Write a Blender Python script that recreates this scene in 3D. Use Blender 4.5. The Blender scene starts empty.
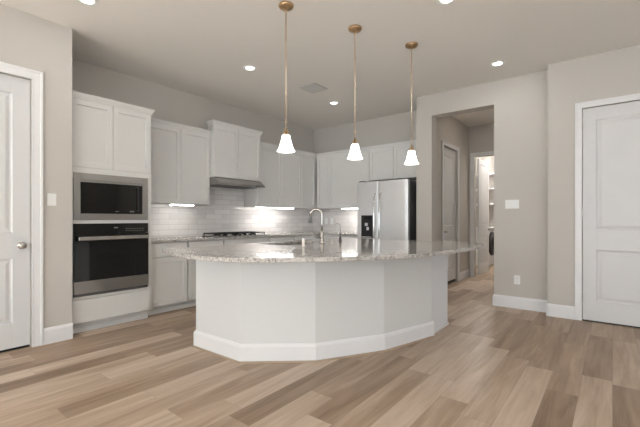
import bpy, bmesh, math, random
from mathutils import Vector
random.seed(7)
S = bpy.context.scene
COL = S.collection
PI = math.pi

# ------------------------------------------------------------------ camera
cam_data = bpy.data.cameras.new('camera')
cam_data.sensor_width = 36.0
cam_data.lens = 36.0 * 370.8 / 640.0
cam_data.shift_y = 5.5 / 640.0
cam_data.clip_start = 0.05
cam = bpy.data.objects.new('camera', cam_data)
cam.location = (0, 0, 1.175)
cam.rotation_euler = (PI / 2, 0, math.atan2(292.6, 370.8))
COL.objects.link(cam)
S.camera = cam

# ------------------------------------------------------------------ world
w = bpy.data.worlds.new('world')
w.use_nodes = True
w.node_tree.nodes['Background'].inputs[0].default_value = (0.75, 0.85, 1.0, 1)
w.node_tree.nodes['Background'].inputs[1].default_value = 0.6
S.world = w


def area(name, loc, rot, sx, sy, power, col):
    l = bpy.data.lights.new(name, 'AREA')
    l.shape = 'RECTANGLE'
    l.size, l.size_y, l.energy, l.color = sx, sy, power, col
    o = bpy.data.objects.new(name, l)
    o.location, o.rotation_euler = loc, rot
    COL.objects.link(o)
    return o


# daylight entering through the real window openings behind and beside the camera
DAY = (0.85, 0.935, 1.0)
for wx in (-2.7, 0.0, 2.4):
    area('window_daylight', (wx, -4.13, 1.45), (PI / 2, 0, 0), 1.5, 1.9, 58, DAY)
for wy in (-2.2, 1.6):
    area('window_daylight', (3.63, wy, 1.45), (PI / 2, 0, PI / 2), 1.7, 1.9, 18, DAY)


# sun through the rear windows, landing on the floor behind the camera
sun = bpy.data.lights.new('sun', 'SUN')
sun.energy, sun.angle, sun.color = 108.0, math.radians(1.5), (0.77, 0.915, 1.0)
so = bpy.data.objects.new('sun', sun)
so.rotation_euler = (math.radians(42), 0, math.radians(8))
COL.objects.link(so)


def point(name, loc, power, col, r=0.05):
    l = bpy.data.lights.new(name, 'POINT')
    l.energy, l.color, l.shadow_soft_size = power, col, r
    o = bpy.data.objects.new(name, l)
    o.location = loc
    COL.objects.link(o)
    return o


# light of the recessed ceiling lamps, plus unseen ones added to brighten the room
for lx, ly in ((-3.535, 3.076), (-3.535, 4.845), (-1.09, 4.84), (-1.11, 3.15), (-3.535, 1.255), (-1.1, 1.25), (-1.1, -0.9), (1.4, 1.25), (1.4, 3.15), (-3.2, -0.9), (1.4, -0.9)):
    l = bpy.data.lights.new('recessed_and_added_lamp', 'AREA')
    l.shape, l.size, l.energy, l.color = 'DISK', 0.12, 2.2, (1.0, 0.98, 0.96)
    o = bpy.data.objects.new('recessed_and_added_lamp', l)
    o.location = (lx, ly, 3.042)
    COL.objects.link(o)

vs = S.view_settings
vs.view_transform = 'Standard'
vs.look = 'None'
vs.exposure = 0.0
vs.gamma = 1.0
vs.use_curve_mapping = False

# ------------------------------------------------------------------ materials


def lin(c):
    return tuple(((v / 255) / 12.92 if v / 255 <= 0.04045 else ((v / 255 + 0.055) / 1.055) ** 2.4) for v in c) + (1,)


def mat(name, rgb, rough=0.5, metal=0.0, noise=0.0, scale=8.0, bump=0.0, coat=0.0, emit=None, emit_str=0.0, spec=0.5, stretch=(1, 1, 1)):
    m = bpy.data.materials.new(name)
    m.use_nodes = True
    nt = m.node_tree
    b = nt.nodes['Principled BSDF']
    c = lin(rgb)
    b.inputs['Base Color'].default_value = c
    b.inputs['Roughness'].default_value = rough
    b.inputs['Metallic'].default_value = metal
    b.inputs['Coat Weight'].default_value = coat
    b.inputs['Specular IOR Level'].default_value = spec
    tc = nt.nodes.new('ShaderNodeTexCoord')
    mp = nt.nodes.new('ShaderNodeMapping')
    mp.inputs['Scale'].default_value = stretch
    nz = nt.nodes.new('ShaderNodeTexNoise')
    nz.inputs['Scale'].default_value = scale
    nz.inputs['Detail'].default_value = 4
    nt.links.new(tc.outputs['Object'], mp.inputs[0])
    nt.links.new(mp.outputs[0], nz.inputs['Vector'])
    r = nt.nodes.new('ShaderNodeValToRGB')
    lo, hi = 1 - noise, 1 + noise
    r.color_ramp.elements[0].position, r.color_ramp.elements[1].position = 0.3, 0.7
    r.color_ramp.elements[0].color = (c[0] * lo, c[1] * lo, c[2] * lo, 1)
    r.color_ramp.elements[1].color = (min(c[0] * hi, 1), min(c[1] * hi, 1), min(c[2] * hi, 1), 1)
    nt.links.new(nz.outputs[0], r.inputs[0])
    nt.links.new(r.outputs[0], b.inputs['Base Color'])
    if bump:
        bp = nt.nodes.new('ShaderNodeBump')
        bp.inputs['Strength'].default_value = bump
        bp.inputs['Distance'].default_value = 0.002
        nt.links.new(nz.outputs[0], bp.inputs['Height'])
        nt.links.new(bp.outputs[0], b.inputs['Normal'])
    if emit:
        b.inputs['Emission Color'].default_value = emit + (1,)
        b.inputs['Emission Strength'].default_value = emit_str
    return m


M = {}
M['wall'] = mat('greige_wall_paint', (201, 196, 190), 0.75, noise=0.012, scale=120, bump=0.12)
M['ceiling'] = mat('ceiling_paint', (238, 234, 229), 0.85, noise=0.012, scale=150, bump=0.15)
M['trim'] = mat('white_trim_paint', (234, 234, 235), 0.35, noise=0.01, scale=5)
M['door'] = mat('white_door_paint', (218, 218, 219), 0.4, noise=0.01, scale=5)
M['cab'] = mat('white_cabinet_paint', (219, 218, 216), 0.38, noise=0.01, scale=5)
M['cabin'] = mat('cabinet_carcass', (205, 203, 199), 0.5, noise=0.01, scale=5)
M['island'] = mat('island_paint', (221, 222, 222), 0.6, noise=0.01, scale=90, bump=0.1)
M['endpanel'] = mat('island_end_panel_paint', (238, 241, 246), 0.22, noise=0.01, scale=6)
M['steel'] = mat('brushed_stainless_steel', (240, 241, 243), 0.36, 1.0, noise=0.05, scale=30, stretch=(1, 1, 40))
M['steelh'] = mat('horizontal_brushed_steel', (166, 164, 161), 0.28, 1.0, noise=0.06, scale=30, stretch=(1, 1, 40))
M['shadedsteel'] = mat('sink_shaded_steel', (140, 138, 135), 0.4, 1.0, noise=0.03)  # steel darkened so the shade inside the basin is in the colour
M['palebrass'] = mat('pale_champagne_metal', (232, 212, 186), 0.35, 1.0, noise=0.02)
M['satin'] = mat('satin_light_steel', (240, 236, 230), 0.5, 0.6, noise=0.01)
M['darksteel'] = mat('fridge_side_grey', (92, 92, 93), 0.45, 0.4, noise=0.03)
M['blackglass'] = mat('black_oven_glass', (10, 10, 11), 0.06, 0.0, noise=0.02, spec=0.6)
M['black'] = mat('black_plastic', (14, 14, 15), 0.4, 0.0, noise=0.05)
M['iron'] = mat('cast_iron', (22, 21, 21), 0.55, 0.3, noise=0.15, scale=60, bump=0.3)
M['print'] = mat('grey_printed_marks', (150, 150, 150), 0.5)
M['nickel'] = mat('brushed_nickel', (194, 190, 184), 0.25, 1.0, noise=0.03)
M['chrome'] = mat('polished_chrome', (220, 220, 220), 0.1, 1.0, noise=0.01)
M['brass'] = mat('brushed_brass', (188, 158, 122), 0.3, 1.0, noise=0.05)
M['plastic'] = mat('white_plastic', (238, 238, 236), 0.3, noise=0.005)
M['slot'] = mat('dark_slot', (60, 60, 60), 0.6)
M['vent'] = mat('vent_grey_white', (200, 200, 197), 0.5, noise=0.01)
M['shade'] = mat('frosted_glass_shade', (250, 248, 244), 0.4, emit=(1.0, 0.96, 0.9), emit_str=5.5)
M['lens'] = mat('lit_lens', (255, 255, 255), 0.5, emit=(1.0, 0.97, 0.92), emit_str=6.0)
M['strip'] = mat('lit_led_strip', (255, 255, 255), 0.5, emit=(1.0, 0.98, 0.95), emit_str=22.0)
M['washer'] = mat('white_enamel', (236, 238, 240), 0.25, noise=0.005)
M['shoe'] = mat('wood_shoe_strip', (168, 150, 130), 0.5, noise=0.05)


class NT:
    """small node-tree helper"""

    def __init__(s, name):
        s.m = bpy.data.materials.new(name)
        s.m.use_nodes = True
        s.nt = s.m.node_tree
        s.b = s.nt.nodes['Principled BSDF']
        s.tc = s.nt.nodes.new('ShaderNodeTexCoord')

    def n(s, t, **k):
        q = s.nt.nodes.new(t)
        for a, v in k.items():
            setattr(q, a, v)
        return q

    def l(s, a, b):
        s.nt.links.new(a, b)

    def math(s, op, a, b=None):
        q = s.n('ShaderNodeMath', operation=op)
        for i, v in enumerate((a, b)):
            if v is None:
                continue
            if isinstance(v, (int, float)):
                q.inputs[i].default_value = v
            else:
                s.l(v, q.inputs[i])
        return q.outputs[0]

    def ramp(s, f, stops):
        r = s.n('ShaderNodeValToRGB')
        e = r.color_ramp.elements
        while len(e) < len(stops):
            e.new(0.5)
        for i, (p, c) in enumerate(stops):
            e[i].position, e[i].color = p, c
        s.l(f, r.inputs[0])
        return r.outputs[0]


def floor_material():
    t = NT('vinyl_plank_floor')
    sp = t.n('ShaderNodeSeparateXYZ')
    t.l(t.tc.outputs['Object'], sp.inputs[0])
    W_, L_ = 0.18, 1.22
    xs = t.math('DIVIDE', sp.outputs[0], W_)
    row = t.math('FLOOR', xs)
    wn = t.n('ShaderNodeTexWhiteNoise', noise_dimensions='1D')
    t.l(row, wn.inputs['W'])
    ys = t.math('ADD', t.math('DIVIDE', sp.outputs[1], L_), t.math('MULTIPLY', wn.outputs['Value'], 7.3))
    idx = t.math('FLOOR', ys)
    cv = t.n('ShaderNodeCombineXYZ')
    t.l(row, cv.inputs[0])
    t.l(idx, cv.inputs[1])
    wn2 = t.n('ShaderNodeTexWhiteNoise', noise_dimensions='2D')
    t.l(cv.outputs[0], wn2.inputs['Vector'])
    # grain, different in every plank
    off = t.n('ShaderNodeCombineXYZ')
    t.l(t.math('MULTIPLY', sp.outputs[0], 9.0), off.inputs[0])
    t.l(t.math('MULTIPLY', sp.outputs[1], 0.8), off.inputs[1])
    t.l(t.math('MULTIPLY', wn2.outputs['Value'], 40.0), off.inputs[2])
    g = t.n('ShaderNodeTexNoise')
    g.inputs['Scale'].default_value = 1.3
    g.inputs['Detail'].default_value = 6
    g.inputs['Roughness'].default_value = 0.6
    g.inputs['Distortion'].default_value = 0.6
    t.l(off.outputs[0], g.inputs['Vector'])
    off2 = t.n('ShaderNodeCombineXYZ')
    t.l(t.math('MULTIPLY', sp.outputs[0], 90.0), off2.inputs[0])
    t.l(t.math('MULTIPLY', sp.outputs[1], 3.0), off2.inputs[1])
    t.l(t.math('MULTIPLY', wn2.outputs['Value'], 17.0), off2.inputs[2])
    g2 = t.n('ShaderNodeTexNoise')
    g2.inputs['Scale'].default_value = 1.0
    g2.inputs['Detail'].default_value = 3
    t.l(off2.outputs[0], g2.inputs['Vector'])
    f = t.math('ADD', t.math('MULTIPLY', wn2.outputs['Value'], 0.6),
               t.math('ADD', t.math('MULTIPLY', t.math('SUBTRACT', g.outputs[0], 0.5), 1.0),
                      t.math('MULTIPLY', t.math('SUBTRACT', g2.outputs[0], 0.5), 0.22)))
    f = t.math('ADD', f, 0.15)
    col = t.ramp(f, [(0.0, lin((124, 101, 81))), (0.4, lin((168, 145, 123))), (0.7, lin((196, 176, 157))), (1.0, lin((214, 196, 178)))])
    # seams
    fx = t.math('FRACT', xs)
    fy = t.math('FRACT', ys)
    sx = t.math('MINIMUM', fx, t.math('SUBTRACT', 1.0, fx))
    sy = t.math('MINIMUM', fy, t.math('SUBTRACT', 1.0, fy))
    seam = t.math('MINIMUM', t.math('MULTIPLY', sx, W_), t.math('MULTIPLY', sy, L_))
    mask = t.n('ShaderNodeMapRange')
    mask.inputs['From Min'].default_value = 0.0006
    mask.inputs['From Max'].default_value = 0.002
    mask.inputs['To Min'].default_value = 0.72
    mask.inputs['To Max'].default_value = 1.0
    t.l(seam, mask.inputs['Value'])
    mx = t.n('ShaderNodeMix', data_type='RGBA', blend_type='MULTIPLY')
    mx.inputs['Factor'].default_value = 1.0
    t.l(col, mx.inputs[6])
    t.l(mask.outputs[0], mx.inputs[7])
    t.l(mx.outputs[2], t.b.inputs['Base Color'])
    t.b.inputs['Roughness'].default_value = 0.42
    t.b.inputs['Specular IOR Level'].default_value = 0.4
    bp = t.n('ShaderNodeBump')
    bp.inputs['Strength'].default_value = 0.15
    bp.inputs['Distance'].default_value = 0.001
    t.l(g2.outputs[0], bp.inputs['Height'])
    t.l(bp.outputs[0], t.b.inputs['Normal'])
    return t.m


def granite_material():
    t = NT('speckled_granite')
    n1 = t.n('ShaderNodeTexNoise')
    n1.inputs['Scale'].default_value = 22
    n1.inputs['Detail'].default_value = 6
    n1.inputs['Roughness'].default_value = 0.7
    t.l(t.tc.outputs['Object'], n1.inputs['Vector'])
    c1 = t.ramp(n1.outputs[0], [(0.33, lin((138, 133, 129))), (0.45, lin((180, 176, 171))), (0.6, lin((202, 198, 194))), (0.72, lin((168, 162, 156)))])
    v = t.n('ShaderNodeTexVoronoi')
    v.inputs['Scale'].default_value = 130
    t.l(t.tc.outputs['Object'], v.inputs['Vector'])
    sp = t.n('ShaderNodeSeparateColor')
    t.l(v.outputs['Color'], sp.inputs[0])
    k = t.ramp(sp.outputs[0], [(0.0, (0.22, 0.22, 0.22, 1)), (0.14, (0.3, 0.29, 0.28, 1)), (0.17, (1, 1, 1, 1)), (1.0, (1, 1, 1, 1))])
    mx = t.n('ShaderNodeMix', data_type='RGBA', blend_type='MULTIPLY')
    mx.inputs['Factor'].default_value = 0.85
    t.l(c1, mx.inputs[6])
    t.l(k, mx.inputs[7])
    t.l(mx.outputs[2], t.b.inputs['Base Color'])
    t.b.inputs['Roughness'].default_value = 0.1
    t.b.inputs['Specular IOR Level'].default_value = 0.6
    return t.m


def tile_material():
    t = NT('glossy_subway_tile')
    sp = t.n('ShaderNodeSeparateXYZ')
    t.l(t.tc.outputs['Object'], sp.inputs[0])
    along = t.math('ADD', sp.outputs[0], sp.outputs[1])
    cv = t.n('ShaderNodeCombineXYZ')
    t.l(along, cv.inputs[0])
    t.l(sp.outputs[2], cv.inputs[1])
    br = t.n('ShaderNodeTexBrick')
    br.inputs['Scale'].default_value = 1.0
    br.inputs['Brick Width'].default_value = 0.305
    br.inputs['Row Height'].default_value = 0.0783
    br.inputs['Mortar Size'].default_value = 0.0022
    br.inputs['Mortar Smooth'].default_value = 0.2
    br.inputs['Color1'].default_value = lin((230, 226, 224))
    br.inputs['Color2'].default_value = lin((212, 208, 206))
    br.inputs['Mortar'].default_value = lin((184, 180, 177))
    t.l(cv.outputs[0], br.inputs['Vector'])
    t.l(br.outputs['Color'], t.b.inputs['Base Color'])
    t.b.inputs['Roughness'].default_value = 0.15
    nz = t.n('ShaderNodeTexNoise')
    nz.inputs['Scale'].default_value = 14
    t.l(cv.outputs[0], nz.inputs['Vector'])
    h = t.math('SUBTRACT', t.math('MULTIPLY', nz.outputs[0], 0.6), br.outputs['Fac'])
    bp = t.n('ShaderNodeBump')
    bp.inputs['Strength'].default_value = 0.5
    bp.inputs['Distance'].default_value = 0.003
    t.l(h, bp.inputs['Height'])
    t.l(bp.outputs[0], t.b.inputs['Normal'])
    return t.m


M['floor'] = floor_material()
M['granite'] = granite_material()
M['tile'] = tile_material()

# ------------------------------------------------------------------ mesh helpers


def I(x, y, z):
    return (x, y, z)


XW, YB, CH = -4.95, 6.05, 3.05      # kitchen left wall face, kitchen back wall face, ceiling


def KL(n, a, z):   # kitchen left wall: n out of the wall (+X), a along Y
    return (XW + n, a, z)


def KB(n, a, z):   # kitchen back wall: n out of the wall (-Y), a along X
    return (a, YB - n, z)


def box(bm, p, q, f=I):
    (x0, y0, z0), (x1, y1, z1) = p, q
    c = [f(x, y, z) for x in (x0, x1) for y in (y0, y1) for z in (z0, z1)]
    v = [bm.verts.new(k) for k in c]
    for a in ((0, 1, 3, 2), (4, 6, 7, 5), (0, 4, 5, 1), (2, 3, 7, 6), (0, 2, 6, 4), (1, 5, 7, 3)):
        bm.faces.new([v[i] for i in a])


def nbm():
    return bmesh.new()


def bxs(*boxes, f=I):
    bm = nbm()
    for p, q in boxes:
        box(bm, p, q, f)
    return bm


def origin(o):
    v = Vector((0, 0, 0))
    while o:
        v += o.location
        o = o.parent
    return v


def obj(name, bm, m, parent=None, bevel=0.0, smooth=False, loc=None, seg=2):
    """link a bmesh written in world coordinates as ONE object (child of parent if given)"""
    bmesh.ops.recalc_face_normals(bm, faces=bm.faces[:])
    base = origin(parent) if parent else Vector((0, 0, 0))
    if loc is not None:
        base = Vector(loc)
    bmesh.ops.translate(bm, verts=bm.verts[:], vec=-base)
    me = bpy.data.meshes.new(name)
    bm.to_mesh(me)
    bm.free()
    me.materials.append(M[m] if isinstance(m, str) else m)
    if smooth:
        for p in me.polygons:
            p.use_smooth = True
    o = bpy.data.objects.new(name, me)
    COL.objects.link(o)
    if parent:
        o.parent = parent
        o.location = base - origin(parent)
    else:
        o.location = base
    if bevel:
        b = o.modifiers.new('bevel', 'BEVEL')
        b.width, b.segments, b.limit_method, b.angle_limit = bevel, seg, 'ANGLE', math.radians(40)
        b.harden_normals = False
    return o


def tag(o, label, cat, group=None):
    o['label'], o['category'] = label, cat
    if group:
        o['group'] = group
    return o


def thing(name, label, cat, loc, group=None):
    o = bpy.data.objects.new(name, None)
    o.empty_display_size = 0.1
    o.location = loc
    COL.objects.link(o)
    return tag(o, label, cat, group)


def struct(name, bm, m, bevel=0.0, **k):
    o = obj(name, bm, m, None, bevel, **k)
    o['kind'] = 'structure'
    return o


def dup(root, loc, label):
    r = root.copy()
    COL.objects.link(r)
    r.location = loc
    r['label'] = label
    for ch in list(root.children):
        c = ch.copy()
        COL.objects.link(c)
        c.parent = r
        for g in list(ch.children):
            d = g.copy()
            COL.objects.link(d)
            d.parent = c
    return r


def sweep(bm, pts, prof, closed=False, f=None):
    """profile (out, z) swept along a plan polyline with mitres; out points to the right of travel"""
    n = len(pts)
    rings = []
    for i in range(n):
        P = Vector(pts[i])
        dirs = []
        if closed or i > 0:
            dirs.append((P - Vector(pts[i - 1])).normalized())
        if closed or i < n - 1:
            dirs.append((Vector(pts[(i + 1) % n]) - P).normalized())
        ns = [Vector((d.y, -d.x)) for d in dirs]
        if len(ns) == 2:
            m = (ns[0] + ns[1]).normalized()
            m = m / max(m.dot(ns[0]), 0.3)
        else:
            m = ns[0]
        rings.append([bm.verts.new((P.x + m.x * o, P.y + m.y * o, z)) for o, z in prof])
    k = len(prof)
    for i in range(n if closed else n - 1):
        a, b = rings[i], rings[(i + 1) % n]
        for j in range(k):
            bm.faces.new((a[j], a[(j + 1) % k], b[(j + 1) % k], b[j]))
    if not closed:
        bm.faces.new(rings[0])
        bm.faces.new(rings[-1][::-1])


def prism(bm, pts, z0, z1, holes=()):
    """extruded plan polygon with optional holes"""
    for z in (z0, z1):
        es = []
        for loop in (pts,) + tuple(holes):
            vs_ = [bm.verts.new((x, y, z)) for x, y in loop]
            es += [bm.edges.new((vs_[i], vs_[(i + 1) % len(vs_)])) for i in range(len(vs_))]
        bmesh.ops.triangle_fill(bm, edges=es, use_beauty=True, use_dissolve=True)
    for loop in (pts,) + tuple(holes):
        n = len(loop)
        for i in range(n):
            (x0, y0), (x1, y1) = loop[i], loop[(i + 1) % n]
            bm.faces.new([bm.verts.new(p) for p in ((x0, y0, z0), (x1, y1, z0), (x1, y1, z1), (x0, y0, z1))])
    bmesh.ops.remove_doubles(bm, verts=bm.verts[:], dist=1e-5)


def lathe(bm, prof, c, seg=32, axis='z', cap=True):
    """profile (r, h) about an axis through c"""
    rings = []
    for r, h in prof:
        ring = []
        for i in range(seg):
            t = 2 * PI * i / seg
            a, b = r * math.cos(t), r * math.sin(t)
            p = {'z': (a, b, h), 'x': (h, a, b), 'y': (a, h, b)}[axis]
            ring.append(bm.verts.new((c[0] + p[0], c[1] + p[1], c[2] + p[2])))
        rings.append(ring)
    for a, b in zip(rings, rings[1:]):
        for i in range(seg):
            bm.faces.new((a[i], a[(i + 1) % seg], b[(i + 1) % seg], b[i]))
    if cap:
        bm.faces.new(rings[0][::-1])
        bm.faces.new(rings[-1])


def tube(bm, pts, r, seg=12):
    pts = [Vector(p) for p in pts]
    rings = []
    up = Vector((0.13, 0.27, 0.95)).normalized()
    for i, p in enumerate(pts):
        d = (pts[min(i + 1, len(pts) - 1)] - pts[max(i - 1, 0)]).normalized()
        u = d.cross(up)
        if u.length < 0.1:
            u = d.cross(Vector((1, 0, 0)))
        u.normalize()
        v = d.cross(u)
        rr = r[i] if isinstance(r, (list, tuple)) else r
        rings.append([bm.verts.new(p + u * rr * math.cos(2 * PI * k / seg) + v * rr * math.sin(2 * PI * k / seg)) for k in range(seg)])
    # align rings to avoid twists
    for a, b in zip(rings, rings[1:]):
        s = min(range(seg), key=lambda k: (b[k].co - a[0].co).length)
        for i in range(seg):
            bm.faces.new((a[i], a[(i + 1) % seg], b[(i + 1 + s) % seg], b[(i + s) % seg]))
        b[:] = b[s:] + b[:s]
    bm.faces.new(rings[0][::-1])
    bm.faces.new(rings[-1])


def rect_loops(bm, f, a0, a1, z0, z1, loops):
    """moulded panel: successive rectangles (inset, n) joined, last one capped"""
    rings = []
    for ins, n in loops:
        rings.append([bm.verts.new(f(n, a, z)) for a, z in ((a0 + ins, z0 + ins), (a1 - ins, z0 + ins), (a1 - ins, z1 - ins), (a0 + ins, z1 - ins))])
    for a, b in zip(rings, rings[1:]):
        for i in range(4):
            bm.faces.new((a[i], a[(i + 1) % 4], b[(i + 1) % 4], b[i]))
    bm.faces.new(rings[-1])


def shaker(f, a0, a1, z0, z1, n, th=0.019, fw=0.057):
    """shaker door or panel as one mesh"""
    bm = nbm()
    rect_loops(bm, f, a0, a1, z0, z1, [(0.0, n), (0.0, n + th - 0.0015), (0.0015, n + th), (fw, n + th), (fw + 0.003, n + th - 0.012)])
    bm.faces.new([bm.verts.new(f(n, a, z)) for a, z in ((a0, z0), (a1, z0), (a1, z1), (a0, z1))])
    bmesh.ops.remove_doubles(bm, verts=bm.verts[:], dist=1e-5)
    return bm


def slab(f, a0, a1, z0, z1, n, th=0.019):
    bm = nbm()
    rect_loops(bm, f, a0, a1, z0, z1, [(0.0, n), (0.0, n + th - 0.002), (0.002, n + th)])
    bm.faces.new([bm.verts.new(f(n, a, z)) for a, z in ((a0, z0), (a1, z0), (a1, z1), (a0, z1))])
    bmesh.ops.remove_doubles(bm, verts=bm.verts[:], dist=1e-5)
    return bm


def door_slab(f, a0, a1, z0, z1, n0, n1, panels):
    """two-panel moulded interior door slab; f(n,a,z), front face at n1"""
    bm = nbm()
    zs = [z0] + [v for p in panels for v in p[2:]] + [z1]
    pa0, pa1 = panels[0][0], panels[0][1]
    box(bm, (n0, a0, z0), (n1, pa0, z1), f)
    box(bm, (n0, pa1, z0), (n1, a1, z1), f)
    for i in range(0, len(zs), 2):
        box(bm, (n0, pa0, zs[i]), (n1, pa1, zs[i + 1]), f)
    s = -1 if n1 < n0 else 1
    for (b0, b1, c0, c1) in panels:
        rect_loops(bm, f, b0, b1, c0, c1, [(0, n1), (0.012, n1 - s * 0.010), (0.022, n1 - s * 0.011), (0.050, n1 - s * 0.003), (0.053, n1 - s * 0.003)])
    return bm


BASEP = [(0, 0), (0.016, 0), (0.016, 0.128), (0.011, 0.14), (0.006, 0.15), (0, 0.152)]

# ------------------------------------------------------------------ room shell
XL = -4.18       # face of the left stub wall
YO = 5.43        # wall with the hallway opening
YR = 5.25        # right wall with the white door
XR = 3.65        # right side wall (outside the picture)
YN = -4.15       # rear wall (behind the camera)
DT = 2.45        # door opening height
T = 0.12

struct('floor', bxs(((-5.1, YN - 0.15, -0.06), (3.85, 10.8, 0.0))), 'floor')
# ceiling with a hole for the air grille is not needed: the grille is surface mounted
struct('ceiling', bxs(((-5.1, YN - 0.15, CH), (3.85, 10.8, CH + 0.08))), 'ceiling')

# left stub wall with its door recess
DL0, DL1 = 0.205, 1.025
struct('wall_left', bxs(
    ((XL - 0.06, DL1 + 0.004, 0), (XL, 1.356, CH)),
    ((XL - 0.06, YN, 0), (XL, DL0 - 0.004, CH)),
    ((XL - 0.06, DL0 - 0.004, DT + 0.004), (XL, DL1 + 0.004, CH)),
    ((XL - 0.12, YN, 0), (XL - 0.06, DL0 - 0.004, CH)),
    ((XL - 0.12, DL1 + 0.004, 0), (XL - 0.06, 1.356, CH)),
    ((XL - 0.12, DL0 - 0.004, DT + 0.004), (XL - 0.06, DL1 + 0.004, CH)),
    ((XL - 0.62, DL0 - 0.1, 0), (XL - 0.56, DL1 + 0.1, CH)),
    ((XL - 0.56, DL0 - 0.1, 0), (XL - 0.12, DL0 - 0.04, CH)),
    ((XL - 0.56, DL1 + 0.04, 0), (XL - 0.12, DL1 + 0.1, CH))), 'wall')
struct('wall_kitchen_left', bxs(((XW - 0.1, 1.25, 0), (XW, YB + 0.1, CH)), ((XW, 1.25, 0), (XL - 0.12, 1.356, CH))), 'wall')
struct('wall_kitchen_back', bxs(((XW, YB, 0), (-2.384, YB + 0.1, CH))), 'wall')
# wall with opening to hallway
OX0, OX1, OH = -2.14, -1.267, 2.735
struct('wall_opening', bxs(
    ((-2.384, YO, 0), (OX0, YO + 0.2, CH)),
    ((-2.384, YO + 0.2, 0), (-2.30, YB + 0.1, CH)),
    ((OX0, YO, OH), (OX1, YO + 0.2, CH)),
    ((OX1, YO, 0), (-0.62, YO + 0.2, CH))), 'wall')
# right wall with door recess
DR0, DR1 = -0.272, 0.545
struct('wall_right', bxs(
    ((-0.62, YR, 0), (DR0 - 0.004, YR + 0.06, CH)),
    ((DR1 + 0.004, YR, 0), (XR, YR + 0.06, CH)),
    ((DR0 - 0.004, YR, DT + 0.004), (DR1 + 0.004, YR + 0.06, CH)),
    ((-0.62, YR + 0.06, 0), (DR0 - 0.004, YR + 0.38, CH)),
    ((DR1 + 0.004, YR + 0.06, 0), (XR, YR + 0.38, CH)),
    ((DR0 - 0.004, YR + 0.06, DT + 0.004), (DR1 + 0.004, YR + 0.38, CH)),
    ((-0.62, YR + 0.38, 0), (XR, YR + 0.44, CH))), 'wall')
# rear wall with three window openings, side wall with two
bm = nbm()
xs = [XL - 0.12, -3.5, -1.9, -0.8, 0.8, 1.6, 3.2, XR]
for i in range(7):
    if i % 2 == 0:
        box(bm, (xs[i], YN - 0.12, 0), (xs[i + 1], YN, CH))
    else:
        box(bm, (xs[i], YN - 0.12, 0), (xs[i + 1], YN, 0.45))
        box(bm, (xs[i], YN - 0.12, 2.45), (xs[i + 1], YN, CH))
struct('wall_rear', bm, 'wall')
bm = nbm()
ys = [YN - 0.12, -3.1, -1.3, 0.7, 2.5, YR + 0.38]
for i in range(5):
    if i % 2 == 0:
        box(bm, (XR, ys[i], 0), (XR + 0.12, ys[i + 1], CH))
    else:
        box(bm, (XR, ys[i], 0), (XR + 0.12, ys[i + 1], 0.45))
        box(bm, (XR, ys[i], 2.45), (XR + 0.12, ys[i + 1], CH))
struct('wall_side', bm, 'wall')


def window(k, f, a0, a1):
    bm = nbm()
    for p, q in (((-0.1, a0, 0.45), (-0.03, a0 + 0.05, 2.45)), ((-0.1, a1 - 0.05, 0.45), (-0.03, a1, 2.45)),
                 ((-0.1, a0, 0.45), (-0.03, a1, 0.5)), ((-0.1, a0, 2.4), (-0.03, a1, 2.45)), ((-0.09, a0, 1.43), (-0.04, a1, 1.47))):
        box(bm, p, q, f)
    struct('window_%d' % k, bm, 'trim')


for k, (a, b) in enumerate(((-3.5, -1.9), (-0.8, 0.8), (1.6, 3.2))):
    window(k + 1, lambda n, a_, z: (a_, YN + n, z), a, b)
for k, (a, b) in enumerate(((-3.1, -1.3), (0.7, 2.5))):
    window(k + 4, lambda n, a_, z: (XR - n, a_, z), a, b)

# hallway and laundry
HX, HY = -2.30, 7.80          # hallway left face, hallway end wall face
DH0, DH1 = 6.36, 7.09         # hall door opening
struct('wall_hall_left', bxs(
    ((HX - 0.06, YB + 0.1, 0), (HX, DH0 - 0.01, CH)),
    ((HX - 0.06, DH1 + 0.01, 0), (HX, HY, CH)),
    ((HX - 0.06, DH0 - 0.01, DT + 0.004), (HX, DH1 + 0.01, CH)),
    ((HX - 0.12, YB + 0.1, 0), (HX - 0.06, HY, CH))), 'wall')
struct('wall_hall_right', bxs(((-1.15, YO + 0.2, 0), (-1.03, HY, CH))), 'wall')
LD0, LD1 = -2.19, -1.37       # laundry doorway
struct('wall_hall_end', bxs(
    ((-3.3, HY, 0), (LD0, HY + 0.12, CH)),
    ((LD1, HY, 0), (-1.03, HY + 0.12, CH)),
    ((LD0, HY, 2.43), (LD1, HY + 0.12, CH))), 'wall')
struct('wall_laundry', bxs(
    ((-3.3, HY + 0.12, 0), (-3.2, 10.7, CH)), ((-3.3, 10.6, 0), (-1.03, 10.7, CH)), ((-1.15, HY + 0.12, 0), (-1.03, 10.6, CH))), M['wall'])

# baseboards
bm = nbm()
sweep(bm, [(XL, DL1 + 0.092), (XL, 1.356)], BASEP)
struct('baseboard_left', bm, 'trim')
bm = nbm()
sweep(bm, [(OX1, YO + 0.2), (OX1, YO), (-0.62, YO), (-0.62, YR), (DR0 - 0.074, YR)][::-1], [(-o, z) for o, z in BASEP])
struct('baseboard_right', bm, 'trim')
bm = nbm()
sweep(bm, [(DR1 + 0.074, YR), (XR, YR)], BASEP)
struct('baseboard_right_far', bm, 'trim')
bm = nbm()
sweep(bm, [(-2.384, YO), (OX0, YO), (OX0, YO + 0.2), (HX, YO + 0.2), (HX, DH0 - 0.082)], BASEP)
struct('baseboard_hall', bm, 'trim')
bm = nbm()
sweep(bm, [(HX, DH1 + 0.082), (HX, HY)], BASEP)
struct('baseboard_hall_far', bm, 'trim')
bm = nbm()
sweep(bm, [(XL, YN), (XL, DL0 - 0.092)], BASEP)
struct('baseboard_left_near', bm, 'trim')

CASP = 0.018


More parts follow.
